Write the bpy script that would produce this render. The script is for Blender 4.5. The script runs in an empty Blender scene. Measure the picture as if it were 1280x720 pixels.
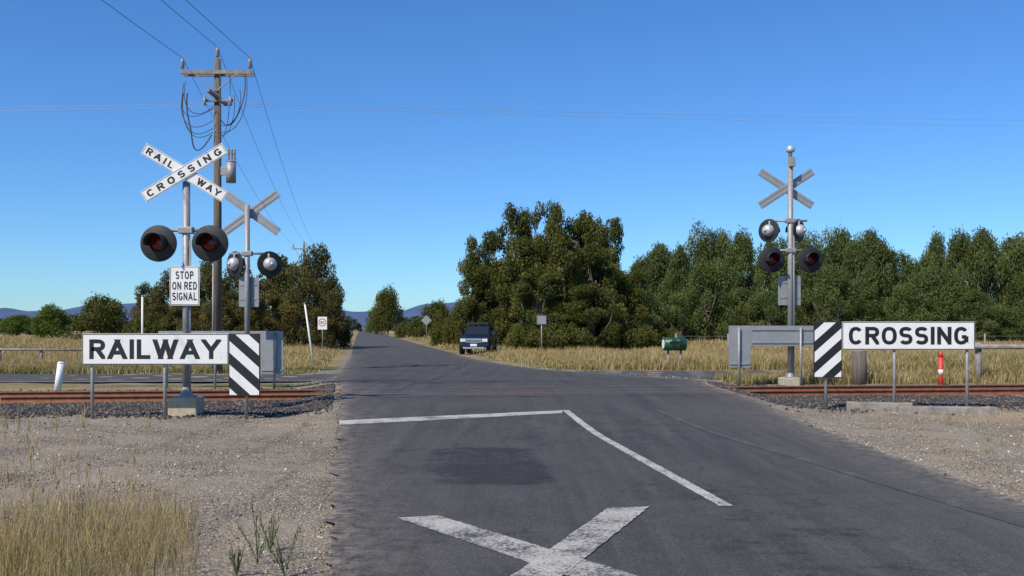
import bpy, bmesh, math, random
import numpy as np
from mathutils import Matrix, Vector
random.seed(4); RNG=np.random.default_rng(7)
F=1244.4; CH=1.6; HV=410.0
scene=bpy.context.scene
col=scene.collection
# ---------------------------------------------------------------- terrain
TS=0.119
def smooth(a): 
    a=np.clip(a,0,1); return a*a*(3-2*a)
def tt(x,y): return (y-22.25-TS*x)/1.007
def Hroad(x,y):
    t=tt(x,y)
    n=0.5+0.5*np.cos(np.pi*np.clip((-t-1.8)/6.5,0,1))
    f=0.5+0.5*np.cos(np.pi*np.clip((t-1.8)/9.0,0,1))
    return 0.20*np.where(t<0,n,f)
LD=np.array([-60,3,6.4,9,16.9,21,25,26.5,28,34,40,66,100,200,500,1200,2500])
LX=np.array([9.5,-.68,-1.17,-1.63,-2.93,-3.62,-4.3,-4.7,-5.3,-6.0,-6.75,-10.6,-15.9,-31.2,-77,-184,-383])
RD=np.array([-60,3,6.4,9,13.3,18.9,21,25,27,29,32,36,38,42,50,66,100,200,500,1200,2500])
RX=np.array([14,5.3,4.75,4.65,4.8,4.86,4.75,4.8,5.1,5.3,4.6,2.6,1.4,0.1,-1.7,-4.2,-9.5,-24.6,-70.5,-177,-375])
def xl(y): return np.interp(y,LD,LX)
def xr(y): return np.interp(y,RD,RX)
def Hg(x,y):
    t=tt(x,y)
    low=0.35*Hroad(x,y)+0.035*np.sin(x*0.31+1)*np.cos(y*0.27)*smooth((np.abs(x-0.5)-6)/6)
    d=np.maximum(xl(y)-x, x-xr(y))
    k=smooth((d-0.05)/1.1)
    sr=smooth(1-np.abs(y-33)/7.0)
    k=k*(1-0.85*sr)
    h=(Hroad(x,y)-0.006)*(1-k)+low*k
    return np.where(d<-0.02,Hroad(x,y)-0.03,h)
def g(u,v,road=False):
    D=15.0
    for i in range(25):
        X=(u-640)/F*D
        z=float(Hroad(X,D) if road else Hg(np.float64(X),np.float64(D)))
        D=0.5*D+0.5*F*(CH-z)/(v-HV)
    return (u-640)/F*D, D
# ---------------------------------------------------------------- materials
def mk(name):
    m=bpy.data.materials.new(name); m.use_nodes=True
    nt=m.node_tree; b=nt.nodes['Principled BSDF']; return m,nt,b
def noise(nt,scale,detail=4,rough=.6,vec=None):
    n=nt.nodes.new('ShaderNodeTexNoise'); n.inputs['Scale'].default_value=scale
    n.inputs['Detail'].default_value=detail; n.inputs['Roughness'].default_value=rough
    if vec is None:
        tc=nt.nodes.new('ShaderNodeTexCoord'); vec=tc.outputs['Object']
    nt.links.new(vec,n.inputs['Vector']); return n.outputs['Fac']
def stretch(nt,s):
    tc=nt.nodes.new('ShaderNodeTexCoord'); mp=nt.nodes.new('ShaderNodeMapping'); mp.inputs['Scale'].default_value=s
    mp.inputs['Rotation'].default_value=(0,0,math.radians(-7)); nt.links.new(tc.outputs['Object'],mp.inputs[0]); return mp.outputs[0]
def ramp(nt,fac,stops):
    r=nt.nodes.new('ShaderNodeValToRGB'); e=r.color_ramp.elements
    while len(e)<len(stops): e.new(0.5)
    for i,(p,c) in enumerate(stops):
        e[i].position=p; e[i].color=(c[0],c[1],c[2],1) if not isinstance(c,(int,float)) else (c,c,c,1)
    nt.links.new(fac,r.inputs['Fac']); return r.outputs['Color']
def mix(nt,fac,a,b,blend='MIX'):
    m=nt.nodes.new('ShaderNodeMix'); m.data_type='RGBA'; m.blend_type=blend
    if isinstance(fac,(int,float)): m.inputs[0].default_value=fac
    else: nt.links.new(fac,m.inputs[0])
    for s,i in((a,6),(b,7)):
        if isinstance(s,tuple): m.inputs[i].default_value=(s[0],s[1],s[2],1)
        else: nt.links.new(s,m.inputs[i])
    return m.outputs[2]
def math_(nt,op,a,b=None):
    m=nt.nodes.new('ShaderNodeMath'); m.operation=op
    for i,s in enumerate((a,b)):
        if s is None: continue
        if isinstance(s,(int,float)): m.inputs[i].default_value=s
        else: nt.links.new(s,m.inputs[i])
    return m.outputs[0]
def bump(nt,b,h,strength=.3,dist=.02):
    n=nt.nodes.new('ShaderNodeBump'); n.inputs['Strength'].default_value=strength; n.inputs['Distance'].default_value=dist
    nt.links.new(h,n.inputs['Height']); nt.links.new(n.outputs[0],b.inputs['Normal'])
def attr(nt,name):
    a=nt.nodes.new('ShaderNodeAttribute'); a.attribute_name=name; return a.outputs['Fac']
def simple(name,c,rough=.6,var=.15,scale=6,metal=0,bm=0.0,dirt=0.0):
    m,nt,b=mk(name)
    f=noise(nt,scale,5)
    lo=tuple(max(0,x*(1-var)) for x in c); hi=tuple(x*(1+var) for x in c)
    cc=ramp(nt,f,[(.3,lo),(.7,hi)])
    if dirt: cc=mix(nt,math_(nt,'MULTIPLY',ramp(nt,noise(nt,scale*.5,6,.75),[(.48,0.),(.72,1.)]),dirt),cc,(.22,.19,.15))
    nt.links.new(cc,b.inputs['Base Color'])
    b.inputs['Roughness'].default_value=rough; b.inputs['Metallic'].default_value=metal
    if bm: bump(nt,b,noise(nt,scale*6,3),bm,.01)
    return m
M={}
M['white']=simple('sign_white',(.78,.77,.73),.4,.04,9,dirt=.18)
M['black']=simple('sign_black',(.012,.012,.013),.5,.2,9)
M['galv']=simple('galvanised_steel',(.31,.31,.305),.55,.22,14,.3,dirt=.35)
M['alu']=simple('aluminium_back',(.31,.32,.325),.5,.15,5,.3,dirt=.35)
M['sigblack']=simple('signal_black',(.013,.013,.013),.6,.3,8)
M['lens']=simple('red_lens',(.13,.004,.006),.18,.2,30)
M['silver']=simple('silver_housing',(.50,.50,.49),.4,.12,12,.3)
M['conc']=simple('concrete',(.46,.39,.27),.9,.22,9,0,.4,dirt=.6)
M['rust']=simple('rusty_rail',(.20,.075,.035),.8,.35,7,0.05,.3)
M['railtop']=simple('worn_rail_top',(.18,.12,.09),.5,.2,12,.4)
M['sleeper']=simple('sleeper_timber',(.17,.13,.095),.9,.35,5,0,.5)
M['plastic']=simple('white_plastic',(.75,.75,.72),.5,.06,8,dirt=.3)
M['redp']=simple('red_paint',(.65,.05,.02),.5,.15,8)
M['greenp']=simple('green_paint',(.012,.075,.03),.4,.2,8)
M['wire']=simple('wire',(.05,.05,.055),.6,.1,3)
M['wirel']=simple('wire_aluminium',(.32,.36,.42),.4,.05,3,.0)
M['insul']=simple('insulator',(.26,.25,.24),.35,.2,20)
M['rubber']=simple('tyre',(.02,.02,.02),.85,.2,10)
M['carp']=simple('car_paint',(.010,.018,.035),.22,.1,4)
M['chrome']=simple('chrome',(.6,.62,.65),.22,.05,4,.8)
M['glass']=simple('car_glass',(.02,.025,.03),.08,.05,3)
M['lampg']=simple('headlamp_glass',(.6,.62,.64),.15,.05,20)
m,nt,b=mk('pole_wood'); tc=nt.nodes.new('ShaderNodeTexCoord'); mp=nt.nodes.new('ShaderNodeMapping'); mp.inputs['Scale'].default_value=(14,14,.7)
nt.links.new(tc.outputs['Object'],mp.inputs[0]); f=noise(nt,1.5,6,.7,mp.outputs[0])
nt.links.new(ramp(nt,f,[(.3,(.06,.048,.038)),(.7,(.20,.165,.135))]),b.inputs['Base Color']); b.inputs['Roughness'].default_value=.9; bump(nt,b,f,.5,.02); M['wood']=m
m,nt,b=mk('weathered_timber'); f=noise(nt,5,6,.7)
nt.links.new(ramp(nt,f,[(.3,(.15,.13,.11)),(.7,(.34,.31,.27))]),b.inputs['Base Color']); b.inputs['Roughness'].default_value=.9; bump(nt,b,f,.5,.02); M['timber']=m
# asphalt
m,nt,b=mk('asphalt')
fine=noise(nt,48,3,.75); speck=noise(nt,110,2,.8); big=noise(nt,.5,5,.6); mid=noise(nt,2.4,5,.65)
streak=noise(nt,1.0,5,.65,stretch(nt,(3.2,.22,1)))
c=ramp(nt,fine,[(.28,(.020,.0195,.019)),(.5,(.050,.0485,.047)),(.72,(.118,.112,.105))])
c=mix(nt,ramp(nt,big,[(.35,0.),(.65,.8)]),c,mix(nt,.28,c,(.125,.118,.110)))
c=mix(nt,ramp(nt,streak,[(.45,0.),(.66,.6)]),c,(.030,.029,.029))
c=mix(nt,ramp(nt,noise(nt,1.3,5,.65,stretch(nt,(2.2,.16,1))),[(.52,0.),(.74,.4)]),c,(.13,.123,.115))
c=mix(nt,ramp(nt,mid,[(.50,0.),(.72,.45)]),c,(.028,.027,.027))
c=mix(nt,ramp(nt,speck,[(.58,0.),(.68,.65)]),c,(.30,.28,.25))
pf=math_(nt,'ADD',attr(nt,'patch'),math_(nt,'MULTIPLY',math_(nt,'SUBTRACT',noise(nt,5.5,7,.8),.5),2.0))
pf2=math_(nt,'ADD',pf,math_(nt,'MULTIPLY',math_(nt,'SUBTRACT',noise(nt,1.2,3),.5),1.3))
c=mix(nt,ramp(nt,math_(nt,'MULTIPLY',pf2,ramp(nt,attr(nt,'patch'),[(.02,0.),(.2,1.)])),[(.38,0.),(.68,.85)]),c,mix(nt,.3,(.014,.014,.016),c))
wf=math_(nt,'MULTIPLY',attr(nt,'worn'),.6)
c=mix(nt,wf,c,mix(nt,.4,c,(.15,.14,.128)))
df=math_(nt,'MULTIPLY',attr(nt,'dust'),ramp(nt,noise(nt,6,6,.75),[(.40,0.),(.60,1.)]))
c=mix(nt,df,c,(.27,.225,.175))
vo=nt.nodes.new('ShaderNodeTexVoronoi'); vo.feature='DISTANCE_TO_EDGE'; vo.inputs['Scale'].default_value=.5
tc=nt.nodes.new('ShaderNodeTexCoord'); nz=nt.nodes.new('ShaderNodeTexNoise'); nz.inputs['Scale'].default_value=2.2; nz.inputs['Detail'].default_value=5
nt.links.new(tc.outputs['Object'],nz.inputs['Vector'])
va=nt.nodes.new('ShaderNodeVectorMath'); va.operation='MULTIPLY_ADD'; va.inputs[1].default_value=(.9,.9,0)
nt.links.new(nz.outputs['Color'],va.inputs[0]); nt.links.new(tc.outputs['Object'],va.inputs[2]); nt.links.new(va.outputs[0],vo.inputs['Vector'])
ck=math_(nt,'MULTIPLY',ramp(nt,vo.outputs['Distance'],[(.0,1.),(.006,0.)]),ramp(nt,big,[(.5,0.),(.6,.6)]))
c=mix(nt,ck,c,(.018,.018,.018))
nt.links.new(c,b.inputs['Base Color']); b.inputs['Roughness'].default_value=.88; b.inputs['Specular IOR Level'].default_value=.3
bump(nt,b,fine,.6,.015); M['asphalt']=m
def paint(name,lo,hi,k=1.0):
    m,nt,b=mk(name)
    f=noise(nt,34,5,.82); f2=noise(nt,2.3,3); s=math_(nt,'ADD',f,math_(nt,'MULTIPLY',math_(nt,'SUBTRACT',f2,.5),.45))
    c=ramp(nt,s,[(lo,(.06,.058,.055)),(hi,(.43*k,.41*k,.36*k)),(.8,(.58*k,.555*k,.49*k))])
    nt.links.new(c,b.inputs['Base Color']); b.inputs['Roughness'].default_value=.8; bump(nt,b,f,.5,.01); return m
M['paint']=paint('road_paint',.37,.49); M['paintworn']=paint('road_paint_worn',.40,.53,.95); M['paintfaint']=paint('road_paint_faint',.54,.80,.7)
# ground
m,nt,b=mk('ground')
dry=ramp(nt,noise(nt,1.3,7,.75),[(.25,(.14,.105,.045)),(.5,(.29,.215,.10)),(.75,(.42,.325,.165))])
grn=ramp(nt,noise(nt,3,6,.7),[(.3,(.06,.07,.02)),(.7,(.16,.16,.05))])
gf=math_(nt,'ADD',attr(nt,'green'),math_(nt,'MULTIPLY',math_(nt,'SUBTRACT',noise(nt,.25,4),.5),1.4))
field=mix(nt,ramp(nt,gf,[(.35,0.),(.75,1.)]),dry,grn)
def stones(scale,stops):
    v=nt.nodes.new('ShaderNodeTexVoronoi'); v.inputs['Scale'].default_value=scale
    tc=nt.nodes.new('ShaderNodeTexCoord'); nt.links.new(tc.outputs['Object'],v.inputs['Vector'])
    sx=nt.nodes.new('ShaderNodeSeparateColor'); nt.links.new(v.outputs['Color'],sx.inputs[0])
    c=ramp(nt,sx.outputs[0],stops)
    dk=ramp(nt,v.outputs['Distance'],[(.25,1.),(.75,.35)])
    return mix(nt,1.0,c,dk,'MULTIPLY'), v.outputs['Distance']
gr,gd=stones(46,[(0,(.13,.108,.082)),(.45,(.27,.23,.178)),(.8,(.41,.355,.28)),(1,(.62,.56,.46))])
soil=ramp(nt,noise(nt,1.1,6,.7),[(.3,(.15,.12,.088)),(.65,(.29,.24,.18))])
gr=mix(nt,ramp(nt,noise(nt,2.2,5,.7),[(.35,.1),(.65,.6)]),gr,soil)
gr=mix(nt,ramp(nt,noise(nt,.35,4,.6),[(.42,0.),(.62,.45)]),gr,(.37,.305,.22))
gr=mix(nt,ramp(nt,noise(nt,.8,6,.7),[(.54,0.),(.68,.6)]),gr,(.10,.084,.068))
gr=mix(nt,attr(nt,'tan'),gr,mix(nt,.35,(.42,.28,.15),gr))
ba,bd=stones(15,[(0,(.035,.033,.032)),(.5,(.075,.069,.064)),(.85,(.13,.118,.108)),(1,(.28,.23,.185))])
edge=math_(nt,'MULTIPLY',math_(nt,'SUBTRACT',noise(nt,.9,6,.7),.5),1.6)
gmask=ramp(nt,math_(nt,'ADD',attr(nt,'gravel'),edge),[(.42,0.),(.58,1.)])
bmask=ramp(nt,math_(nt,'ADD',attr(nt,'ballast'),math_(nt,'MULTIPLY',edge,.6)),[(.4,0.),(.6,1.)])
c=mix(nt,gmask,field,gr); c=mix(nt,bmask,c,ba)
nt.links.new(c,b.inputs['Base Color']); b.inputs['Roughness'].default_value=.95; b.inputs['Specular IOR Level'].default_value=.2
bump(nt,b,math_(nt,'MULTIPLY',gd,-1),.5,.02); M['ground']=m
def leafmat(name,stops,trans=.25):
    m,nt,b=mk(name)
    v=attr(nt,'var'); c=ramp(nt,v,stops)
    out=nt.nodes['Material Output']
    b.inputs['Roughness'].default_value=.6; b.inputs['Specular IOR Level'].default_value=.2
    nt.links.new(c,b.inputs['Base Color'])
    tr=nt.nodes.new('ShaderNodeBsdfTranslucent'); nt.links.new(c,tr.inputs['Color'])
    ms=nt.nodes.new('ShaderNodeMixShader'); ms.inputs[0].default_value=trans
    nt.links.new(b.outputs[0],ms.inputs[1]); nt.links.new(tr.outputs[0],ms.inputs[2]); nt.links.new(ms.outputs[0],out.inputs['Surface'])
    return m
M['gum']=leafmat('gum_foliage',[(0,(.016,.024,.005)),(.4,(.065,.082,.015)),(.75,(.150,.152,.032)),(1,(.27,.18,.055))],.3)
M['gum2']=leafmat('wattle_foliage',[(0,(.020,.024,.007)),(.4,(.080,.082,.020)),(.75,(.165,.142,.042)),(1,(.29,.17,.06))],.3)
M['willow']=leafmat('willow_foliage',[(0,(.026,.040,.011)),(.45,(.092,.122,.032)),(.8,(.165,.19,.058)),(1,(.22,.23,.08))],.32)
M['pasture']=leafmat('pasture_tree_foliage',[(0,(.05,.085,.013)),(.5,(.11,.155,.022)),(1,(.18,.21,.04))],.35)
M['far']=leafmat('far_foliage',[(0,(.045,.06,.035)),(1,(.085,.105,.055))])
M['drygrass']=leafmat('dry_grass',[(0,(.17,.14,.045)),(.3,(.34,.255,.10)),(.7,(.50,.385,.18)),(1,(.62,.51,.29))],.3)
M['grngrass']=leafmat('green_grass',[(0,(.06,.08,.018)),(.5,(.15,.16,.04)),(.8,(.28,.245,.08)),(1,(.45,.36,.17))],.3)
M['stone']=leafmat('gravel_stone',[(0,(.11,.09,.07)),(.5,(.27,.23,.175)),(.85,(.42,.365,.285)),(1,(.66,.60,.50))],0)
M['bstone']=leafmat('ballast_stone',[(0,(.030,.028,.027)),(.6,(.072,.066,.060)),(.9,(.14,.12,.105)),(1,(.30,.24,.18))],0)
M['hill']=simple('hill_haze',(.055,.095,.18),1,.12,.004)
# ---------------------------------------------------------------- mesh helpers
def empty(name,loc=(0,0,0),rotz=0):
    e=bpy.data.objects.new(name,None); e.location=loc; e.rotation_euler=(0,0,rotz); e.empty_display_size=.2; col.objects.link(e); return e
def obj(name,me,mat=None,parent=None,mx=None):
    o=bpy.data.objects.new(name,me); col.objects.link(o)
    if mat is not None and not me.materials: me.materials.append(mat)
    if parent: o.parent=parent
    if mx is not None: o.matrix_local=mx
    return o
def fast(name,V,Fc,mat=None,attrs=None,fattrs=None,smoothf=False):
    V=np.asarray(V,dtype=np.float32); Fc=np.asarray(Fc,dtype=np.int32); k=Fc.shape[1]
    me=bpy.data.meshes.new(name)
    me.vertices.add(len(V)); me.vertices.foreach_set('co',V.ravel())
    me.loops.add(Fc.size); me.loops.foreach_set('vertex_index',Fc.ravel())
    me.polygons.add(len(Fc)); me.polygons.foreach_set('loop_start',np.arange(0,Fc.size,k,dtype=np.int32))
    if smoothf: me.polygons.foreach_set('use_smooth',np.ones(len(Fc),dtype=bool))
    me.update(calc_edges=True)
    for n,a in (attrs or {}).items():
        at=me.attributes.new(n,'FLOAT','POINT'); at.data.foreach_set('value',np.asarray(a,dtype=np.float32).ravel())
    for n,a in (fattrs or {}).items():
        at=me.attributes.new(n,'FLOAT','FACE'); at.data.foreach_set('value',np.asarray(a,dtype=np.float32).ravel())
    if mat: me.materials.append(mat)
    return me
def box(name,c,s,mat,parent=None,rot=None,bev=0.0):
    bm=bmesh.new(); bmesh.ops.create_cube(bm,size=1)
    bmesh.ops.scale(bm,vec=s,verts=bm.verts)
    if bev: bmesh.ops.bevel(bm,geom=list(bm.edges),offset=bev,segments=2,affect='EDGES',profile=.6)
    me=bpy.data.meshes.new(name); bm.to_mesh(me); bm.free()
    mx=Matrix.Translation(c)
    if rot is not None: mx=mx@rot
    return obj(name,me,mat,parent,mx)
def cyl(name,p0,p1,r0,r1,mat,parent=None,seg=16,cap=True):
    p0=Vector(p0);p1=Vector(p1); d=p1-p0; L=d.length
    bm=bmesh.new(); bmesh.ops.create_cone(bm,cap_ends=cap,segments=seg,radius1=r0,radius2=r1,depth=L)
    for f in bm.faces:
        if len(f.verts)==4: f.smooth=True
    me=bpy.data.meshes.new(name); bm.to_mesh(me); bm.free()
    q=d.to_track_quat('Z','Y')
    return obj(name,me,mat,parent,Matrix.Translation((p0+p1)/2)@q.to_matrix().to_4x4())
def tube(name,pts,r,mat,parent=None,seg=6,smoothc=False):
    cu=bpy.data.curves.new(name,'CURVE'); cu.dimensions='3D'
    if smoothc:
        sp=cu.splines.new('NURBS'); sp.points.add(len(pts)-1); sp.order_u=4; sp.use_endpoint_u=True; sp.resolution_u=6
    else:
        sp=cu.splines.new('POLY'); sp.points.add(len(pts)-1)
    for i,p in enumerate(pts): sp.points[i].co=(p[0],p[1],p[2],1)
    cu.bevel_depth=r; cu.bevel_resolution=1; cu.materials.append(mat)
    o=bpy.data.objects.new(name,cu); col.objects.link(o)
    if parent: o.parent=parent
    return o
def revolve(name,prof,mat,parent,mx,seg=28,a0=0,a1=2*math.pi):
    full=abs(a1-a0-2*math.pi)<1e-6; n=seg if full else seg+1
    V=[];Fc=[]
    for i in range(n):
        a=a0+(a1-a0)*i/seg
        for r,y in prof: V.append((r*math.cos(a),y,r*math.sin(a)))
    k=len(prof)
    for i in range(seg):
        j=(i+1)%n
        for q in range(k-1): Fc.append((i*k+q,i*k+q+1,j*k+q+1,j*k+q))
    me=fast(name,V,Fc,mat,smoothf=True)
    return obj(name,me,mat,parent,mx)
def clip(poly,w,h):
    def cl(p,ax,lim,sg):
        out=[]
        for i in range(len(p)):
            a=p[i];b=p[(i+1)%len(p)]; ia=sg*(a[ax]-lim)<=0; ib=sg*(b[ax]-lim)<=0
            if ia: out.append(a)
            if ia!=ib:
                k=(lim-a[ax])/(b[ax]-a[ax]); out.append((a[0]+k*(b[0]-a[0]),a[1]+k*(b[1]-a[1])))
        return out
    for ax,l,s in((0,w/2,1),(0,-w/2,-1),(1,h/2,1),(1,-h/2,-1)):
        if poly: poly=cl(poly,ax,l,s)
    return poly
def arc(cx,cy,rx,ry,a0,a1,n=14,p=2.4):
    o=[]
    for i in range(n+1):
        a=math.radians(a0+(a1-a0)*i/n); c,s=math.cos(a),math.sin(a)
        o.append((cx+rx*math.copysign(abs(c)**(2/p),c),cy+ry*math.copysign(abs(s)**(2/p),s)))
    return o
GL={
'A':(.86,[('e',(0,-.02),(.5,1.0)),('e',(1,-.02),(.5,1.0)),('f',(.2,.28),(.8,.28))]),
'I':(.0,[('f',(0,0),(0,1))]),
'L':(.62,[('v',(0,0),(0,1)),('h',(0,0),(1,0))]),
'R':(.72,[('v',(0,0),(0,1)),('s',[(0,1),(.5,1)]+arc(.55,.755,.45,.245,85,-85)+[(.5,.51),(0,.51)]),('e',(.50,.50),(1,0))]),
'W':(1.12,[('e',(0,1),(.26,0)),('e',(.26,0),(.5,1)),('e',(.5,1),(.74,0)),('e',(.74,0),(1,1))]),
'Y':(.82,[('e',(0,1),(.5,.42)),('e',(1,1),(.5,.42)),('f',(.5,0),(.5,.46))]),
'C':(.72,[('s',arc(.5,.5,.5,.5,38,322,26))]),
'O':(.78,[('s',arc(.5,.5,.5,.5,0,360,36))]),
'S':(.68,[('s',arc(.5,.755,.5,.245,25,260,18)+arc(.5,.255,.5,.255,80,-155,18))]),
'N':(.74,[('v',(0,0),(0,1)),('v',(1,0),(1,1)),('e',(.0,1),(1,0))]),
'G':(.74,[('s',arc(.5,.5,.5,.5,38,335,26)),('f',(1,.04),(1,.46)),('f',(.55,.42),(1,.42))]),
'T':(.66,[('h',(0,1),(1,1)),('f',(.5,0),(.5,1))]),
'P':(.68,[('v',(0,0),(0,1)),('s',[(0,1),(.5,1)]+arc(.55,.74,.45,.26,85,-85)+[(.5,.48),(0,.48)])]),
'E':(.62,[('v',(0,0),(0,1)),('h',(0,1),(1,1)),('h',(0,0),(1,0)),('f',(0,.51),(.85,.51))]),
'D':(.72,[('v',(0,0),(0,1)),('s',[(0,1),(.4,1)]+arc(.45,.5,.55,.5,85,-85,20)+[(.4,0),(0,0)])]),
'8':(.68,[('s',arc(.5,.75,.42,.25,0,360,24)),('s',arc(.5,.26,.5,.26,0,360,24))]),
'0':(.68,[('s',arc(.5,.5,.5,.5,0,360,36))]),
}
def text(name,s,w,h,mat,parent,mx,tk=.19,sp=.20):
    polys=[]; x=0
    for ch in s:
        if ch==' ': x+=.42; continue
        cw,st=GL[ch]; W=cw if cw else tk*2
        def mp(p): return (x+tk/2+p[0]*(W-tk), tk/2+p[1]*(1-tk))
        for q in st:
            if q[0]=='s':
                P=[mp(p) for p in q[1]]; n=len(P); L=[];R=[]
                for i in range(n):
                    a=P[max(0,i-1)];b=P[min(n-1,i+1)]
                    if i in(0,n-1) and abs(P[0][0]-P[-1][0])+abs(P[0][1]-P[-1][1])<1e-4: a,b=P[-2],P[1]
                    dx,dy=b[0]-a[0],b[1]-a[1]; l=math.hypot(dx,dy) or 1; nx_,ny_=-dy/l*tk/2,dx/l*tk/2
                    L.append((P[i][0]+nx_,P[i][1]+ny_));R.append((P[i][0]-nx_,P[i][1]-ny_))
                for i in range(n-1): polys.append([L[i],L[i+1],R[i+1],R[i]])
            else:
                a=mp(q[1]);b=mp(q[2]); dx,dy=b[0]-a[0],b[1]-a[1]; l=math.hypot(dx,dy); dx/=l;dy/=l
                ext={'e':tk*.9,'v':tk/2,'h':tk/2,'f':0}[q[0]]
                if q[0]=='f' and abs(dx)<1e-6: 
                    if a[1]<=tk*.6: a=(a[0],0)
                    if b[1]>=1-tk*.6: b=(b[0],1)
                a=(a[0]-dx*ext,a[1]-dy*ext); b=(b[0]+dx*ext,b[1]+dy*ext)
                if ch=='R' and q[0]=='e': a=(a[0]+dx*ext,a[1]+dy*ext)
                if ch=='Y' and q[0]=='e': b=(b[0]-dx*ext*.7,b[1]-dy*ext*.7)
                tk2=tk*(1.08 if q[0]=='e' else 1)
                nx_,ny_=-dy*tk2/2,dx*tk2/2
                po=[(a[0]+nx_,a[1]+ny_),(b[0]+nx_,b[1]+ny_),(b[0]-nx_,b[1]-ny_),(a[0]-nx_,a[1]-ny_)]
                cx=x+W/2
                po=clip([(p[0]-cx,p[1]-.5) for p in po],W+(.1 if ch in'AWY' else 0),1)
                polys.append([(p[0]+cx,p[1]+.5) for p in po])
        x+=(W if cw else tk)+sp
    xs_=[p[0] for q in polys for p in q]; x0,x1=min(xs_),max(xs_)
    bm=bmesh.new()
    for i,q in enumerate(polys):
        if len(q)<3: continue
        pts_=[((p[0]-x0)/(x1-x0)-.5,p[1]-.5) for p in q]
        ar=sum(pts_[k][0]*pts_[(k+1)%len(pts_)][1]-pts_[(k+1)%len(pts_)][0]*pts_[k][1] for k in range(len(pts_)))
        if ar<0: pts_=pts_[::-1]
        try: bm.faces.new([bm.verts.new((p[0]*w,-.00004*(i%9),p[1]*h)) for p in pts_])
        except Exception: pass
    me=bpy.data.meshes.new(name); bm.to_mesh(me); bm.free()
    return obj(name,me,mat,parent,mx)
T=Matrix.Translation
def RY(a): return Matrix.Rotation(a,4,'Y')
def RZ(a): return Matrix.Rotation(a,4,'Z')
def RX_(a): return Matrix.Rotation(a,4,'X')
# ---------------------------------------------------------------- ground
def grow(a,b,step0,rate):
    out=[a]; s=step0
    while out[-1]<b: out.append(out[-1]+s); s*=rate
    return out
xs=np.array(sorted(set([round(v,3) for v in list(np.arange(-20,20.01,.2))+grow(20.2,5000,.3,1.12)+[-v for v in grow(20.2,5000,.3,1.12)]])))
ys=np.array(sorted(set([round(v,3) for v in list(np.arange(2,45.01,.2))+grow(45.2,6000,.3,1.10)+[2-v for v in grow(.2,150,.3,1.15)]])))
Xg,Yg=np.meshgrid(xs,ys); x=Xg.ravel(); y=Yg.ravel(); z=Hg(x,y)
t=tt(x,y); dl=xl(y)-x; dr=x-xr(y); d=np.maximum(dl,dr)
ball=smooth((3.9-np.abs(t+.5))/1.6)*(t<5)*smooth((d-.1)/.8)
near=smooth((2.2+3.0-t)/2.0)
grav=near.copy()
grav=np.maximum(grav,smooth((1.3-d)/1.6)*.75)
grav=np.maximum(grav,smooth(1-(np.abs(y-32.5)-4.2)/1.5)*(x<16)*(x>-16)*.85)
fg=smooth(((-1.7-.30*(y-5)-x))/1.6)*smooth((9.3-y)/2.2)
grav=grav*(1-.85*fg)
tan=.75*smooth((x-6.5)/2.5)*smooth((y-15.5)/2)*smooth((19.6-y)/1.5)
z=z+np.where((d>.3)&(y<60),0.012*np.sin(x*3.1+y*1.7)*np.sin(y*2.3-x*1.1),0)
green=.05+.5*smooth((43-y)/6)*(y>26)+.45*smooth((2.5-d)/2)*(y>26)+.35*fg
nx=len(xs); ny=len(ys); I=np.arange(nx*ny).reshape(ny,nx)
Fg=np.stack([I[:-1,:-1].ravel(),I[:-1,1:].ravel(),I[1:,1:].ravel(),I[1:,:-1].ravel()],1)
obj('ground',fast('ground',np.stack([x,y,z],1),Fg,M['ground'],{'gravel':grav,'ballast':ball,'green':green,'tan':tan},smoothf=True))
# ---------------------------------------------------------------- road
def sheet(name,ysA,left,right,nc,off,mat,attrf=None):
    tw=np.linspace(0,1,nc)
    L=left(ysA); R=right(ysA)
    X=L[:,None]*(1-tw)+R[:,None]*tw; Y=np.repeat(ysA[:,None],nc,1); Z=Hroad(X,Y)+off
    n=len(ysA); I=np.arange(n*nc).reshape(n,nc)
    Fc=np.stack([I[:-1,:-1].ravel(),I[:-1,1:].ravel(),I[1:,1:].ravel(),I[1:,:-1].ravel()],1)
    at=attrf(X.ravel(),Y.ravel()) if attrf else None
    return obj(name,fast(name,np.stack([X.ravel(),Y.ravel(),Z.ravel()],1),Fc,mat,at,smoothf=True))
def rect(X,Y,x0,x1,y0,y1,s=.12,sk=-.13):
    xx=X-sk*(Y-y0)
    return smooth((xx-x0)/s+.5)*smooth((x1-xx)/s+.5)*smooth((Y-y0)/s+.5)*smooth((y1-Y)/s+.5)
pa=g(545,608,True); pb=g(705,608,True); pc=g(620,560,True)
def rattr(X,Y):
    p=rect(X,Y,pa[0],pb[0],pa[1],pc[1],.35,-.1)*.72
    p=np.maximum(p,.36*rect(X,Y,-1.5,-.2,10.6,14.2,.8))
    p=np.maximum(p,.36*rect(X,Y,1.5,3.4,6.0,10.5,.9))
    p=np.maximum(p,.34*rect(X,Y,-.2,3.0,13.2,17.0,1.2))
    p=np.maximum(p,.34*rect(X,Y,-1.2,1.0,4.0,8.0,1.2))
    p=np.maximum(p,.60*smooth(1-np.abs(tt(X,Y)+2.0)/.45))
    p=np.maximum(p,.50*smooth(1-np.abs(tt(X,Y)-4.6)/2.2)*(X<2))
    p=np.maximum(p,.48*rect(X,Y,-4.5,-1.5,25,31,.6))
    dd=np.minimum(X-xl(Y),xr(Y)-X)
    worn_pale=.5*smooth((tt(X,Y)+1.6)/.3)*smooth((1.9-tt(X,Y))/.3)+.6*smooth((Y-36)/50)+.3*smooth(1-np.abs(dd-1.0)/.5)*(Y<19)+.25*smooth((X-2.6)/.8)*(Y<20)  # wear at crossing and tyre tracks; right lane and far road simply paler
    dust=1.0*smooth((.30-dd)/.45)+.30*smooth((1.1-dd)/1.1)
    return {'patch':p,'worn':worn_pale,'dust':dust*(Y<60)}
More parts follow.
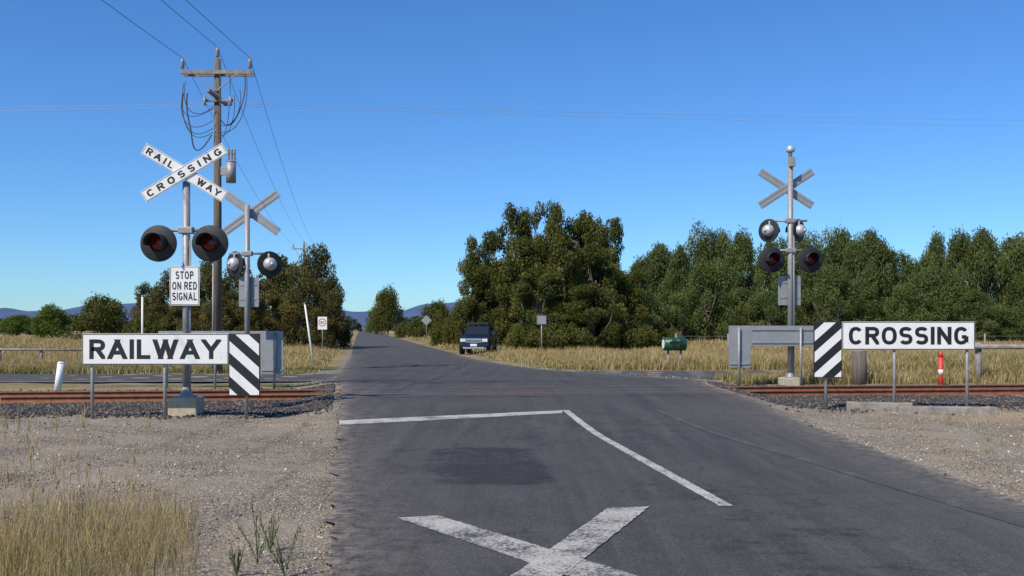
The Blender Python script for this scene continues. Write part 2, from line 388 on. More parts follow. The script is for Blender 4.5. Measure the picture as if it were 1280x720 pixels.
rj=RNG.normal(0,1,4000)
def wob(fn,s,a=.06):
    def f_(Y):
        k=np.interp(Y,np.arange(4000)*.14-100,rj)+.6*np.interp(Y,np.arange(4000)*.5-100,rj[::-1])
        return fn(Y)+s*a*.7*k*(Y<60)
    return f_
ysr=np.array(sorted(set([round(v,3) for v in list(np.arange(2,45,.12))+grow(45,2400,.4,1.10)+[2-v for v in grow(.2,60,.5,1.15)]])))
sheet('road',ysr,wob(xl,1),wob(xr,-1),60,.008,M['asphalt'],rattr)
def sattr(X,Y):
    dd=np.minimum(Y-(28.6+.05*np.abs(X)),37.2+.0*X-Y)
    return {'patch':0*X,'worn':.5+0*X,'dust':smooth((.5-dd)/.9)}
def sideroad():
    X=np.arange(-60,60,.4); tw=np.linspace(0,1,24)
    lo=np.where(X<-4,28.0+.02*np.abs(X),29.2+.05*np.maximum(X,0))+.1*np.sin(X*1.7); hi=np.where(X<-5,34.6-.0*X,37.5)+.1*np.sin(X*2.1+1)
    Y=lo[:,None]*(1-tw)+hi[:,None]*tw; XX=np.repeat(X[:,None],24,1); Z=np.maximum(Hroad(XX,Y),Hg(XX,Y))+.003
    n=len(X); I=np.arange(n*24).reshape(n,24)
    Fc=np.stack([I[:-1,:-1].ravel(),I[1:,:-1].ravel(),I[1:,1:].ravel(),I[:-1,1:].ravel()],1)
    obj('side_road',fast('side_road',np.stack([XX.ravel(),Y.ravel(),Z.ravel()],1),Fc,M['asphalt'],sattr(XX.ravel(),Y.ravel()),smoothf=True))
sideroad()
def mark(name,a0,a1,b0,b1,mat,n=30,off=.013,parent=None,jit=0.0):
    V=[];Fc=[]
    for i in range(n+1):
        k=i/n
        for p,q in((a0,b0),(a1,b1)):
            X=p[0]*(1-k)+q[0]*k+random.gauss(0,jit); Y=p[1]*(1-k)+q[1]*k+random.gauss(0,jit); V.append((X,Y,float(Hroad(X,Y))+off))
        if i: Fc.append((2*i-2,2*i-1,2*i+1,2*i))
    return obj(name,fast(name,V,Fc,mat),mat,parent)
G=lambda u,v:g(u,v,True)
mk_=empty('road_markings')
mark('stop_line',G(424,526.5),G(424,532),G(703,513.7),G(703,517.2),M['paint'],70,parent=mk_,jit=.005)
mark('centre_line',G(703,513.5),G(711,513.3),G(899,634),G(917,634),M['paint'],120,parent=mk_,jit=.004)
mark('cross_stroke_1',G(497,649),G(548,646),G(757,738),G(850,738),M['paintworn'],60,parent=mk_,jit=.004)
mark('cross_stroke_2',G(760,637),G(812,635),G(601,750),G(667,752),M['paintworn'],60,off=.0165,parent=mk_,jit=.004)
mark('edge_line',G(815,512),G(823,512),G(1290,664),G(1312,664),M['paintfaint'],parent=mk_)
# ---------------------------------------------------------------- railway
def along(t,s): return (s, 22.25+TS*s+t*1.007)
rail=empty('railway_track')
prof=[(-.07,-.15),(.07,-.15),(.07,-.135),(.012,-.11),(.012,-.045),(.035,-.035),(.035,0),(-.035,0),(-.035,-.035),(-.012,-.045),(-.012,-.11),(-.07,-.135)]
def railseg(name,t0,s0,s1,zt):
    S=np.arange(s0,s1+.01,2.0); V=[];Fc=[]; k=len(prof)
    for s in S:
        for a,b in prof:
            X,Y=along(t0+a,s); V.append((X,Y,zt+b))
    for i in range(len(S)-1):
        for q in range(k): r=(q+1)%k; Fc.append((i*k+q,i*k+r,(i+1)*k+r,(i+1)*k+q))
    me=fast(name,V,Fc,M['rust']); me.materials.append(M['railtop'])
    for p in me.polygons:
        if all(abs(prof[v%k][1])<1e-6 for v in p.vertices): p.material_index=1
    return obj(name,me,None,rail)
for i,t0 in enumerate((-.8,.8)): railseg('rail_%d'%i,t0,-90,90,.213)
for i,t0 in enumerate((-.8,.8)):
    sgn=1 if i==0 else -1
    a=along(t0+sgn*.05,-3.55-.16*t0); b=along(t0+sgn*.05,4.7); a2=along(t0+sgn*.11,-3.6); b2=along(t0+sgn*.11,4.7)
    mark('flangeway_%d'%i,a,a2,b,b2,M['sigblack'],20,.012,rail)
V=[];Fc=[]
cube=[(-1,-1,-1),(1,-1,-1),(1,1,-1),(-1,1,-1),(-1,-1,1),(1,-1,1),(1,1,1),(-1,1,1)]; cf=[(0,3,2,1),(4,5,6,7),(0,1,5,4),(1,2,6,5),(2,3,7,6),(3,0,4,7)]
ang=math.atan(TS)
for s in np.arange(-60,60,.68):
    if -4.6<s<5.6: continue
    X,Y=along(0,s)
    bb=len(V); L=1.3+random.uniform(-.05,.05)
    for a,b_,c in cube:
        lx=a*.115; ly=b_*L; V.append((X+lx*math.cos(ang)-ly*math.sin(ang),Y+lx*math.sin(ang)+ly*math.cos(ang),.02+.055*c))
    Fc+= [tuple(bb+i for i in f) for f in cf]
obj('sleepers',fast('sleepers',V,Fc,M['sleeper']),None,rail)
# ---------------------------------------------------------------- stones
octa=np.array([(1,0,0),(-1,0,0),(0,1,0),(0,-1,0),(0,0,1),(0,0,-1)],float)
of=np.array([(0,2,4),(2,1,4),(1,3,4),(3,0,4),(2,0,5),(1,2,5),(3,1,5),(0,3,5)])
def scatter(name,P,size,mat):
    n=len(P); s=size*RNG.uniform(.5,1.4,n)
    sc=RNG.uniform(.6,1.2,(n,6,1))*octa[None]*np.array([1,1,.65])
    a=RNG.uniform(0,6.28,n); tl=RNG.uniform(-.6,.6,n)
    ca,sa=np.cos(a)[:,None],np.sin(a)[:,None]; ct,st=np.cos(tl)[:,None],np.sin(tl)[:,None]
    X,Y,Z=sc[:,:,0],sc[:,:,1],sc[:,:,2]
    Y,Z=Y*ct-Z*st,Y*st+Z*ct
    X,Y=X*ca-Y*sa,X*sa+Y*ca
    V=np.stack([X,Y,Z],2)*s[:,None,None]+P[:,None,:]
    Fc=(of[None]+6*np.arange(n)[:,None,None]).reshape(-1,3)
    return obj(name,fast(name,V.reshape(-1,3),Fc,mat,None,{'var':np.repeat(RNG.random(n),8)}))
def pts(n,x0,x1,y0,y1,cond,lift=.0):
    X=RNG.uniform(x0,x1,n); Y=RNG.uniform(y0,y1,n); k=cond(X,Y); X=X[k];Y=Y[k]
    return np.stack([X,Y,Hg(X,Y)+lift],1)
dd=lambda X,Y:np.maximum(xl(Y)-X,X-xr(Y))
vis=lambda X,Y:(np.abs(X)<Y*.56+1.5)
P=pts(150000,-16,16,17,26.5,lambda X,Y:(dd(X,Y)>.15)&(np.abs(tt(X,Y)+.5)<3.2+.5*RNG.normal(size=len(X)))&vis(X,Y),.01)
scatter('ballast',P,.035,M['bstone'])
P=pts(170000,-9,14,4.6,19.5,lambda X,Y:(dd(X,Y)>-.28+.28*RNG.random(len(X)))&vis(X,Y)&(RNG.random(len(X))<np.clip(14/Y**1.0-.2,.25,1)),.002)
scatter('gravel',P,.0095,M['stone'])
P=pts(5000,-9,14,5,20,lambda X,Y:(dd(X,Y)>-.1)&vis(X,Y),.004)
scatter('loose_stones',P,.022,M['stone'])
P=pts(6000,-6,8,26,45,lambda X,Y:(dd(X,Y)>-.1)&(dd(X,Y)<1.4),.005)
scatter('verge_stones',P,.03,M['stone'])
# ---------------------------------------------------------------- grass
def blades(name,X,Y,Z,h,w,lean,var,mat):
    n=len(X); a=RNG.uniform(0,6.28,n); la=RNG.uniform(0,6.28,n); l=lean*h*RNG.uniform(.2,1.3,n)
    wx,wy=np.cos(a)*w/2,np.sin(a)*w/2; lx,ly=np.cos(la)*l,np.sin(la)*l
    V=np.empty((n,5,3))
    V[:,0]=np.stack([X-wx,Y-wy,Z-.02],1); V[:,1]=np.stack([X+wx,Y+wy,Z-.02],1)
    V[:,2]=np.stack([X-wx*.8+lx*.3,Y-wy*.8+ly*.3,Z+h*.55],1); V[:,3]=np.stack([X+wx*.8+lx*.3,Y+wy*.8+ly*.3,Z+h*.55],1)
    V[:,4]=np.stack([X+lx,Y+ly,Z+h],1)
    f=np.array([(0,1,2),(1,3,2),(2,3,4)])
    Fc=(f[None]+5*np.arange(n)[:,None,None]).reshape(-1,3)
    return obj(name,fast(name,V.reshape(-1,3),Fc,mat,None,{'var':np.repeat(np.clip(var,0,1),3)}))
def lown(X,Y,s,sd=0): 
    return .5+.25*(np.sin(X*s+sd)+np.sin(Y*s*1.3+sd*2+X*s*.6)+.6*np.sin(X*s*2.7-Y*s*2.1+sd))/1.3
n=520000
D=1/RNG.uniform(1/170,1/27.0,n); u=RNG.uniform(-180,1460,n); X=(u-640)/F*D; Y=D
e=dd(X,Y); t=tt(X,Y)
side=((X<xl(Y))&(Y>27.8)&(Y<34.8+.3*RNG.normal(size=n)))|((X>xr(Y))&(Y>29.5+.05*X)&(Y<37.6))
hidden=(X>5.6+.02*Y)&(Y<31+.1*X)&(Y>27)
keep=(e>.7+.5*RNG.random(n))&(t>3.9+.4*RNG.normal(size=n))&(~side|(hidden&(Y<30.4)))&~((X<0)&(Y<34.5))
keep&=(lown(X,Y,1.9,4)+.5*RNG.random(n)>.42)
X,Y,D,e=X[keep],Y[keep],D[keep],e[keep]; n=len(X)
pat=lown(X,Y,.35,1.0); pat2=lown(X,Y,1.3,2.0)
h=(.10+.22*pat*smooth((e-.6)/3.5)+.22*pat2**2)*RNG.uniform(.5,1.3,n)
h*=np.where((X>5)&(Y<46),1.5,1.0); h*=1+.5*smooth((Y-60)/40)
low=smooth((42-Y)/7)*(X<0); h*=(1-.35*low)
grn=np.clip(1.1*smooth((42-Y)/7)*(X<0)+.4*smooth((2.5-e)/2)+.35*smooth((lown(X,Y,.22,3)-.62)/.1)+.2*(RNG.random(n)<.3)+.40*(X>0)*(Y<44),0,1)
var=np.clip(RNG.beta(2.4,2.2,n)*.85+.25*(pat2-.3),0,1)
isg=RNG.random(n)<grn*.62
blades('dry_grass',X[~isg],Y[~isg],Hg(X[~isg],Y[~isg]),h[~isg],.006+.0005*D[~isg],.55,var[~isg],M['drygrass'])
blades('green_grass',X[isg],Y[isg],Hg(X[isg],Y[isg]),h[isg]*.8,.007+.0005*D[isg],.55,var[isg]*.85,M['grngrass'])
n=46000
Y=RNG.uniform(4.2,9.0,n); X=RNG.uniform(-7,-1.2,n)
k=RNG.random(n)<np.clip(smooth((-1.45-.30*(Y-5)-X)/1.5)*smooth((8.4-Y)/2.6)*(.10+1.4*lown(X,Y,2.2,2)**1.5),0,1); X,Y=X[k],Y[k]
n=len(X); h=RNG.uniform(.03,.17,n)*(.5+.9*lown(X,Y,1.7,5))
v=RNG.random(n)
blades('verge_grass',X,Y,Hg(X,Y),h,RNG.uniform(.003,.006,n),.9,.1+v*.6+.35*lown(X,Y,1.5,.5),M['grngrass'])
n=7500; Y=RNG.uniform(4.6,8.6,n); X=-1.6-.3*(Y-5)-RNG.gamma(1.7,.8,n); k=(X>-6.5)&(lown(X,Y,1.6,7)+.4*RNG.random(n)>.5); X,Y=X[k],Y[k]; n=len(X)
blades('dry_verge_grass',X,Y,Hg(X,Y),RNG.uniform(.08,.38,n),.0035,.6,.1+.7*RNG.random(n),M['drygrass'])
cx=[];cy=[]
for i in range(190):
    if random.random()<.35: Y=random.uniform(6.5,19); X=-random.uniform(.2,1)*Y*.6
    elif random.random()<.35: Y=random.uniform(9,19); X=random.uniform(5.2,5.2+Y*.35)
    else: X=random.choice([random.uniform(-16,-4.8),random.uniform(5.6,17)]); Y=22.25+TS*X+random.uniform(2.0,4.6)
    if float(dd(np.float64(X),np.float64(Y)))<.25: continue
    m_=random.randint(5,24); sd_=random.uniform(.03,.16); cx.append(X+RNG.normal(0,sd_,m_)); cy.append(Y+RNG.normal(0,sd_,m_))
X=np.concatenate(cx);Y=np.concatenate(cy)
blades('weed_tufts',X,Y,Hg(X,Y),RNG.uniform(.03,.13,len(X)),.003+.0002*Y,.9,.35+.65*RNG.random(len(X)),M['grngrass'])
M['stalk']=simple('dry_stalk',(.42,.31,.16),.8,.2,20)
def stalks():
    root=empty('tall_dry_grass',(0,0,0))
    V=[]
    for i in range(60):
        Y=random.uniform(5.4,8.4); X=random.choice([-3.3,-2.9,-2.7,-3.6,-4.2])*Y/6.8+random.gauss(0,.28); h=random.uniform(.4,1.08)
        if X>-1.9-.2*(Y-5): continue
        z=float(Hg(X,Y)); lx=random.gauss(0,.14)*h; ly=random.gauss(0,.1)*h
        p=[(X+lx*s**2,Y+ly*s**2,z+h*s) for s in (0,.25,.5,.75,1)]
        tube('stalk',p,.0018,M['stalk'],root)
        hp=p[-1]; m=10
        sx=np.full(m,hp[0])+RNG.normal(0,.006,m); sz=hp[2]-RNG.uniform(0,.14,m)
        V.append((sx-lx*.25*RNG.random(m),np.full(m,hp[1]),sz))
    X=np.concatenate([v[0] for v in V]);Y=np.concatenate([v[1] for v in V]);Z=np.concatenate([v[2] for v in V])
    o=blades('seed_heads',X,Y,Z,np.full(len(X),.04),np.full(len(X),.005),.5,RNG.random(len(X)),M['drygrass']); o.parent=root
stalks()
M['weed']=simple('weed_green',(.13,.17,.07),.7,.25,20)
def weed(u,v,h,sd):
    rr=random.Random(sd)
    X,Y=g(u,v); z=float(Hg(X,Y)); r=empty('roadside_weed',(X,Y,z))
    XX=[];YY=[];ZZ=[]
    for i in range(6):
        a=rr.uniform(0,6.28); l=rr.uniform(.08,.26)*h*1.6; hh=h*rr.uniform(.6,1.0)
        p=[(math.cos(a)*l*s**1.3,math.sin(a)*l*s**1.3,hh*s) for s in np.linspace(0,1,6)]
        tube('stem_%d'%i,p,.0025,M['weed'],r)
        for s in np.linspace(.25,1,9):
            XX.append(math.cos(a)*l*s**1.3);YY.append(math.sin(a)*l*s**1.3);ZZ.append(hh*s)
    XX=np.array(XX);YY=np.array(YY);ZZ=np.array(ZZ)
    o=blades('leaves',XX,YY,ZZ,RNG.uniform(.03,.06,len(XX)),np.full(len(XX),.006),1.0,RNG.random(len(XX))*.7,M['grngrass']); o.parent=r
weed(322,706,.44,1); weed(356,722,.34,5); weed(296,722,.22,9); weed(338,690,.25,12)
# ---------------------------------------------------------------- trees
def limb(V,Fc,p0,p1,r0,r1,seg=7,bend=0.0):
    p0=np.array(p0,float);p1=np.array(p1,float); n=5
    off=RNG.normal(0,1,3)*bend*np.linalg.norm(p1-p0)
    d=(p1-p0)/max(1e-6,np.linalg.norm(p1-p0)); a=np.cross(d,[.3,.9,.2]); a/=np.linalg.norm(a); b=np.cross(d,a)
    base=len(V)
    for i in range(n+1):
        k=i/n; c=p0*(1-k)+p1*k+off*math.sin(math.pi*k); r=r0*(1-k)+r1*k
        for j in range(seg):
            q=2*math.pi*j/seg; V.append(tuple(c+r*(a*math.cos(q)+b*math.sin(q))))
    for i in range(n):
        for j in range(seg): jj=(j+1)%seg; Fc.append((base+i*seg+j,base+i*seg+jj,base+(i+1)*seg+jj,base+(i+1)*seg+j))
def leaves(P,long,wide,vert):
    n=len(P); a=RNG.normal(0,1,(n,3)); a[:,2]=a[:,2]*(1+vert*3)-vert*1.0
    a/=np.linalg.norm(a,axis=1)[:,None]; b=np.cross(a,RNG.normal(0,1,(n,3))); b/=np.linalg.norm(b,axis=1)[:,None]
    s=RNG.uniform(.6,1.3,n)[:,None]; a=a*long*s/2; b=b*wide*s/2
    V=np.stack([P-a,P+b*.9-a*.1,P+a,P-b*.9-a*.1],1).reshape(-1,3)
    return V,np.arange(4*n).reshape(n,4)
def tree_mesh(H,R,base,ncl,nl,leaf,vert=0.0,prof='round',wide=.55,crs=1.0):
    hs=RNG.uniform(0,1,ncl)**.85
    if prof=='round': pr=np.sin(np.pi*np.clip(.12+hs*.84,0,1))**.55
    else: pr=(.85+.25*np.sin(np.pi*hs))*np.sqrt(np.clip((1.04-hs)*2.6,.12,1))
    a=RNG.uniform(0,6.28,ncl)
    ph=RNG.uniform(0,6.28,4)
    irr=1+.18*np.sin(2*a+ph[0]+hs*4)+.13*np.sin(3*a+ph[1]-hs*7)
    rr=np.sqrt(RNG.uniform(.12,1,ncl))*irr
    cr=crs*R*RNG.uniform(.15,.40,ncl)
    htop=1-.16*(np.sin(a*2+ph[2])*.5+.5)*(rr)
    C=np.stack([np.cos(a)*rr*pr*(R-cr*.6),np.sin(a)*rr*pr*(R-cr*.6),base+hs*htop*(H-base-cr*.7)],1)
    w=cr**2; idx=RNG.choice(ncl,nl,p=w/w.sum())
    dr=RNG.normal(0,1,(nl,3)); dr/=np.linalg.norm(dr,axis=1)[:,None]
    rad=cr[idx]*(RNG.uniform(.25,1,nl)**.6)*(1+.25*np.maximum(0,RNG.normal(0,.6,nl)))
    strx=np.array([1,1,1.0+vert*.9]); P=C[idx]+dr*rad[:,None]*strx
    P[:,2]=np.maximum(P[:,2],.05)
    cv=RNG.random(ncl)
    inner_shade=1-np.clip(np.hypot(P[:,0],P[:,1])/(R*.75),0,1)
    var=np.clip(.40*cv[idx]+.34*RNG.random(nl)+.26*(dr[:,2]*.5+.5)-.22*inner_shade,0,1)  # shading painted into leaf tone: clump tops lighter, crown interior darker
    sp=RNG.random(nl)<.04; var[sp]=RNG.uniform(.8,1,sp.sum())
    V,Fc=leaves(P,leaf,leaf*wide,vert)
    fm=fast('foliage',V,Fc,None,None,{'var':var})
    TV=[];TF=[]; th=base+(H-base)*.62; rt=.028*H
    limb(TV,TF,(0,0,-.2),(0,0,th),rt,rt*.35,9,.02)
    for i in RNG.choice(ncl,min(ncl,14),replace=False):
        zz=RNG.uniform(max(.15*th,base*.6),th*.95); limb(TV,TF,(0,0,zz),C[i],rt*.35,rt*.08,5,.08)
    tm=fast('trunk',TV,TF,M['wood'],smoothf=True)
    return fm,tm
def place(name,ms,mat,x,y,sx,sz,rz,parent=None):
    e=empty(name,(x,y,float(Hg(np.float64(x),np.float64(y)))-.05),rz); e.scale=(sx,sx,sz)
    if parent: e.parent=parent
    if not ms[0].materials: ms[0].materials.append(mat)
    obj('foliage',ms[0],None,e); obj('trunk',ms[1],None,e)
    return e
UX=lambda u,D:(u-640)/F*D
def hgt(v,D): return (HV-v)*D/F+1.6
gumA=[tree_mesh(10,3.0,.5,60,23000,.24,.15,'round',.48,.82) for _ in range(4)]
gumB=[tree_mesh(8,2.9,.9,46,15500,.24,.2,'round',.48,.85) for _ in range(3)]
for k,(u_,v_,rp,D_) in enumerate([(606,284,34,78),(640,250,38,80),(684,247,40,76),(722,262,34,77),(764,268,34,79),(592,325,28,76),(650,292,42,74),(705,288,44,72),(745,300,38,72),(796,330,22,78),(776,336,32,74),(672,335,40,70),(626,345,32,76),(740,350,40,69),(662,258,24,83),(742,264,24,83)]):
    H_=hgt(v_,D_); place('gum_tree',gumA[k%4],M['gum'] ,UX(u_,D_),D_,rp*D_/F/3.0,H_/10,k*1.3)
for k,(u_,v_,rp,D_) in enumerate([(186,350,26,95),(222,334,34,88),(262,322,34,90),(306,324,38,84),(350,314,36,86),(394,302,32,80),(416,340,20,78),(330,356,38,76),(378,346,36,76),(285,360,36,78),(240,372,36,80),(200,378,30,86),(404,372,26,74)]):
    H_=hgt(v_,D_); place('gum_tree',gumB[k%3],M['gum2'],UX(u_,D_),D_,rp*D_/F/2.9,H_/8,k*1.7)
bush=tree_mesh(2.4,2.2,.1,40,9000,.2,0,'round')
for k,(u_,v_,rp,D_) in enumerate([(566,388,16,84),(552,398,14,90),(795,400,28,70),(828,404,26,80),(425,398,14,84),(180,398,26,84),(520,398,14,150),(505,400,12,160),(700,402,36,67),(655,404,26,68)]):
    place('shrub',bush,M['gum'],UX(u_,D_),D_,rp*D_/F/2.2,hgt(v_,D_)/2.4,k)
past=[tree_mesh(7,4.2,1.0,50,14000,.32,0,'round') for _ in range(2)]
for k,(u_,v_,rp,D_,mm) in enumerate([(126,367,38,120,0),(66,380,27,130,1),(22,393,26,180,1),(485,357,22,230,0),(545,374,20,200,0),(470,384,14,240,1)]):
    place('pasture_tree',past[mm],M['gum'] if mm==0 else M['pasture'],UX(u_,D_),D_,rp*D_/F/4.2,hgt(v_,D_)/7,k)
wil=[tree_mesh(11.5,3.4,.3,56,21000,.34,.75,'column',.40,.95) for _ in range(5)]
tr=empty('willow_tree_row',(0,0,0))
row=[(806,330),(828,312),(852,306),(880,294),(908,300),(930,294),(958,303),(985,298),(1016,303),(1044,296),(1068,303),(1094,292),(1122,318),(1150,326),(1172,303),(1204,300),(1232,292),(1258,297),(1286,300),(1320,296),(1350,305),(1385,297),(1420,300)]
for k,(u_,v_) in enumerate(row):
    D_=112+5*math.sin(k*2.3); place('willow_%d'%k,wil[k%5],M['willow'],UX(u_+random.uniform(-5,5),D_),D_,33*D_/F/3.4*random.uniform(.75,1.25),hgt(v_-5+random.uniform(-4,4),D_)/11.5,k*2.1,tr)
for k in range(24):
    D_=104+4*math.sin(k*1.9); u_=795+k*28; place('willow_low_%d'%k,wil[(k+2)%5],M['willow'],UX(u_,D_),D_,.8,hgt(352+22*math.sin(k*1.3)+random.uniform(-10,10),D_)/11.5,k*1.1,tr)
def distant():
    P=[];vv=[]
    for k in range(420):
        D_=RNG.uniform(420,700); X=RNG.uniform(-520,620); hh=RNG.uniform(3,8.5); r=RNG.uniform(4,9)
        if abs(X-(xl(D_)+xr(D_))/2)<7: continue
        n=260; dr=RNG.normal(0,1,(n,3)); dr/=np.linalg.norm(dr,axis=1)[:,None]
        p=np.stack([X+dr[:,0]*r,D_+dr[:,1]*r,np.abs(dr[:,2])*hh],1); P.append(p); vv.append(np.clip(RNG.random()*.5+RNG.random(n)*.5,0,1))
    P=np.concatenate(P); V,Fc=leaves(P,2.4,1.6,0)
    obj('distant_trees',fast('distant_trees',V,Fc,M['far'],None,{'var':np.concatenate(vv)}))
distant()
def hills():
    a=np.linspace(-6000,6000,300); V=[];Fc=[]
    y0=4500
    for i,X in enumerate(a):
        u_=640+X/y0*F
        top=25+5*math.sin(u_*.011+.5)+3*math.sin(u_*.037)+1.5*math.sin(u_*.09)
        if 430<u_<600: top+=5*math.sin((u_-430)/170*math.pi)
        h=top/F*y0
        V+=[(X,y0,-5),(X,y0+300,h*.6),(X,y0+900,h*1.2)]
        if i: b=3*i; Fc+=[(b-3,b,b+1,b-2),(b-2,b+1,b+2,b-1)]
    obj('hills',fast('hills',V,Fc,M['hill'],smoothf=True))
hills()
# ---------------------------------------------------------------- signs
def chevpanel(parent,cx,cz,w,h,down_right,y=0,pre='chevron'):
    box(pre+'_panel',(cx,y,cz),(w,.03,h),M['black'],parent,bev=.004)
    bm=bmesh.new(); s=1 if not down_right else -1
    wi=w-.03; hi=h-.03; per=.40
    for i in range(-4,5):
        z0=i*per-.02; p=[(-w,z0-s*w*.9),(w,z0+s*w*.9),(w,z0+s*w*.9+per*.5),(-w,z0-s*w*.9+per*.5)]
        p=clip(p,wi,hi)
        if len(p)>=3:
            try: bm.faces.new([bm.verts.new((a,0,b)) for a,b in p])
            except Exception: pass
    bmesh.ops.recalc_face_normals(bm,faces=bm.faces)
    me=bpy.data.meshes.new('stripes'); bm.to_mesh(me); bm.free()
    obj(pre+'_stripes',me,M['white'],parent,T((cx,y-.0175,cz)))
def frame(parent,cx,cz,w,h,y,th=.012,ins=.012):
    for nm,c,s in(('border_top',(cx,y,cz+h/2-ins),(w-2*ins+th,.003,th)),('border_bottom',(cx,y,cz-h/2+ins),(w-2*ins+th,.003,th)),
                  ('border_left',(cx-w/2+ins,y,cz),(th,.003,h-2*ins-th)),('border_right',(cx+w/2-ins,y,cz),(th,.003,h-2*ins-th))):
        box(nm,c,s,M['black'],parent)
def wordsign(name,u0,u1,uch0,uch1,D,ztop,zbot,zchev,word,chev_right,posts,rotz=0):
    xa=UX(min(u0,uch0),D); xb=UX(max(u1,uch1),D); cx=(xa+xb)/2
    e=empty(name,(cx,D,0),rotz)
    a=UX(u0,D)-cx;b=UX(u1,D)-cx; w=b-a; h=ztop-zbot; c=(a+b)/2; cz=(ztop+zbot)/2
    box('board',(c,0,cz),(w,.03,h),M['white'],e,bev=.004)
    frame(e,c,cz,w,h,-.0165)
    text('lettering',word,w*.90,h*.63,M['black'],e,T((c,-.0180,cz)),.20,.13)
    a2=UX(uch0,D)-cx;b2=UX(uch1,D)-cx
    chevpanel(e,(a2+b2)/2+(.002 if chev_right else -.002),(ztop+zchev)/2,b2-a2,ztop-zchev,chev_right)
    for i,pu in enumerate(posts):
        px=UX(pu,D)-cx; gx=cx+px*math.cos(rotz); gy=D+px*math.sin(rotz)
        zb=float(Hg(np.float64(gx),np.float64(gy)))
        cyl('post_%d'%i,(px,.05,zb-.1),(px,.05,ztop-.05),.030,.030,M['galv'],e,12)
        for zz in(ztop-.12,zbot+.12): box('bracket',(px,.03,zz),(.09,.035,.03),M['galv'],e)
    for zz in(ztop-.12,zbot+.12): box('stiffener',(c,.022,zz),(w*.96,.014,.04),M['alu'],e)
    for zz in(ztop-.12,zbot+.12):
        for q in np.linspace(-.45,.45,5): cyl('rivet',(c+q*w,-.014,zz),(c+q*w,-.019,zz),.007,.006,M['galv'],e,8)
    return e
wordsign('railway_sign',103,286,286,325,16.95,1.505,.975,.445,'RAILWAY',True,(114,205,307),.0)
wordsign('crossing_sign',1053,1217,1018,1053,18.8,1.72,1.19,.66,'CROSSING',False,(1034,1119,1209),-.03)
def backsign(u0,u1,uc0,uc1,D,ztop,zbot,zch,posts):
    cx=UX((u0+u1)/2,D); e=empty('railway_crossing_sign_back',(cx,D,0))
    f=lambda u:UX(u,D)-cx
    box('board',((f(u0)+f(u1))/2,0,(ztop+zbot)/2),(f(u1)-f(u0),.03,ztop-zbot),M['alu'],e,bev=.004)
    box('chevron_panel',((f(uc0)+f(uc1))/2,.002,(ztop+zch)/2),(f(uc1)-f(uc0),.034,ztop-zch+.004),M['alu'],e,bev=.004)
    for zz in(ztop-.1,zbot+.1): box('stiffener',((f(u0)+f(u1))/2,-.028,zz),((f(u1)-f(u0))*.97,.022,.045),M['galv'],e)
    box('stiffener_low',((f(uc0)+f(uc1))/2,-.028,zch+.1),((f(uc1)-f(uc0))*.9,.022,.045),M['galv'],e)
    for i,pu in enumerate(posts):
        zb=float(Hg(np.float64(cx+f(pu)),np.float64(D))); cyl('post_%d'%i,(f(pu),-.075,zb-.1),(f(pu),-.075,ztop-.04),.032,.032,M['galv'],e,12)
backsign(198,326,326,354,25.6,1.52,.99,.42,(210,270,344))
backsign(938,1022,911,938,26.2,1.66,1.12,.56,(923,1000))
# ---------------------------------------------------------------- signals
def lamp(parent,c,yaw,r,nm,rear='sigblack'):
    e=bpy.data.objects.new(nm,None); col.objects.link(e); e.parent=parent; e.location=c; e.rotation_euler=(0,0,yaw)
    revolve('disc',[(.0,0),(r*.97,0),(r,.006),(r,.016),(r*.95,.02),(0,.02)],M['sigblack'],e,T((0,0,0)),36)
    revolve('rim',[(r*.46,-.001),(r*.46,-.05),(r*.43,-.05),(r*.43,-.001)],M['sigblack'],e,T((0,0,0)),28)
    revolve('lens',[(r*.43,-.012),(r*.36,-.03),(r*.2,-.044),(.0,-.05)],M['lens'],e,T((0,0,0)),28)
    revolve('hood',[(r*.52,-.001),(r*.52,-.30),(r*.50,-.30),(r*.50,-.001)],M['sigblack'],e,T((0,0,0)),24,math.radians(-15),math.radians(195))
    revolve('housing',[(.0,.19),(r*.22,.185),(r*.40,.15),(r*.50,.09),(r*.52,.021)],M[rear],e,T((0,0,0)),28)
    revolve('housing_cap',[(.0,.225),(r*.12,.22),(r*.14,.185)],M['silver'],e,T((0,0,0)),16)
    return e
def crossbuck(e,cz,L,w,front,ang=math.radians(31),y=-.1):
    m1='white' if front else 'alu'
    for nm,a,yy in(('arm_falling',ang,y),('arm_rising',-ang,y-.022)):
        R_=RY(a)
        box(nm,(0,yy,cz),(L,.016,w),M[m1],e,R_,.003)
        if front:
            mx=T((0,yy-.0095,cz))@R_
            hw=L/2-.018; hh=w/2-.014
            for k,(c,s) in enumerate((((0,hh),(2*hw,.007)),((0,-hh),(2*hw,.007)),((-hw,0),(.007,2*hh-.008)),((hw,0),(.007,2*hh-.008)))):
                box('border',(0,0,0),(s[0],.002,s[1]),M['black'],e).matrix_local=mx@T((c[0],0,c[1]))
            if nm=='arm_falling':
                text('rail',"RAIL",.54,w*.56,M['black'],e,mx@T((-L*.30,-.002,0)),.20,.42); text('way',"WAY",.48,w*.56,M['black'],e,mx@T((L*.30,-.002,0)),.20,.32)
            else: text('crossing',"CROSSING",L*.90,w*.56,M['black'],e,mx@T((0,-.002,0)),.20,.50)
        else:
            for s in(-.27,.27):
                box('rib',(0,0,0),(L*.96,.012,w*.10),M['galv'],e).matrix_local=T((0,yy-.012,cz))@R_@T((0,0,s*w))
def base_block(e,w,h,zb):
    box('concrete_base',(0,0,zb+h/2-.03),(w,w,h+.06),M['conc'],e,bev=.02)
    box('base_plate',(0,0,zb+h+.012),(w*.62,w*.62,.024),M['galv'],e)
    revolve('base_collar',[(.12,.0),(.11,.03),(.075,.10),(.07,.16)],M['galv'],e,T((0,0,zb+h+.02))@RX_(math.pi/2),20)
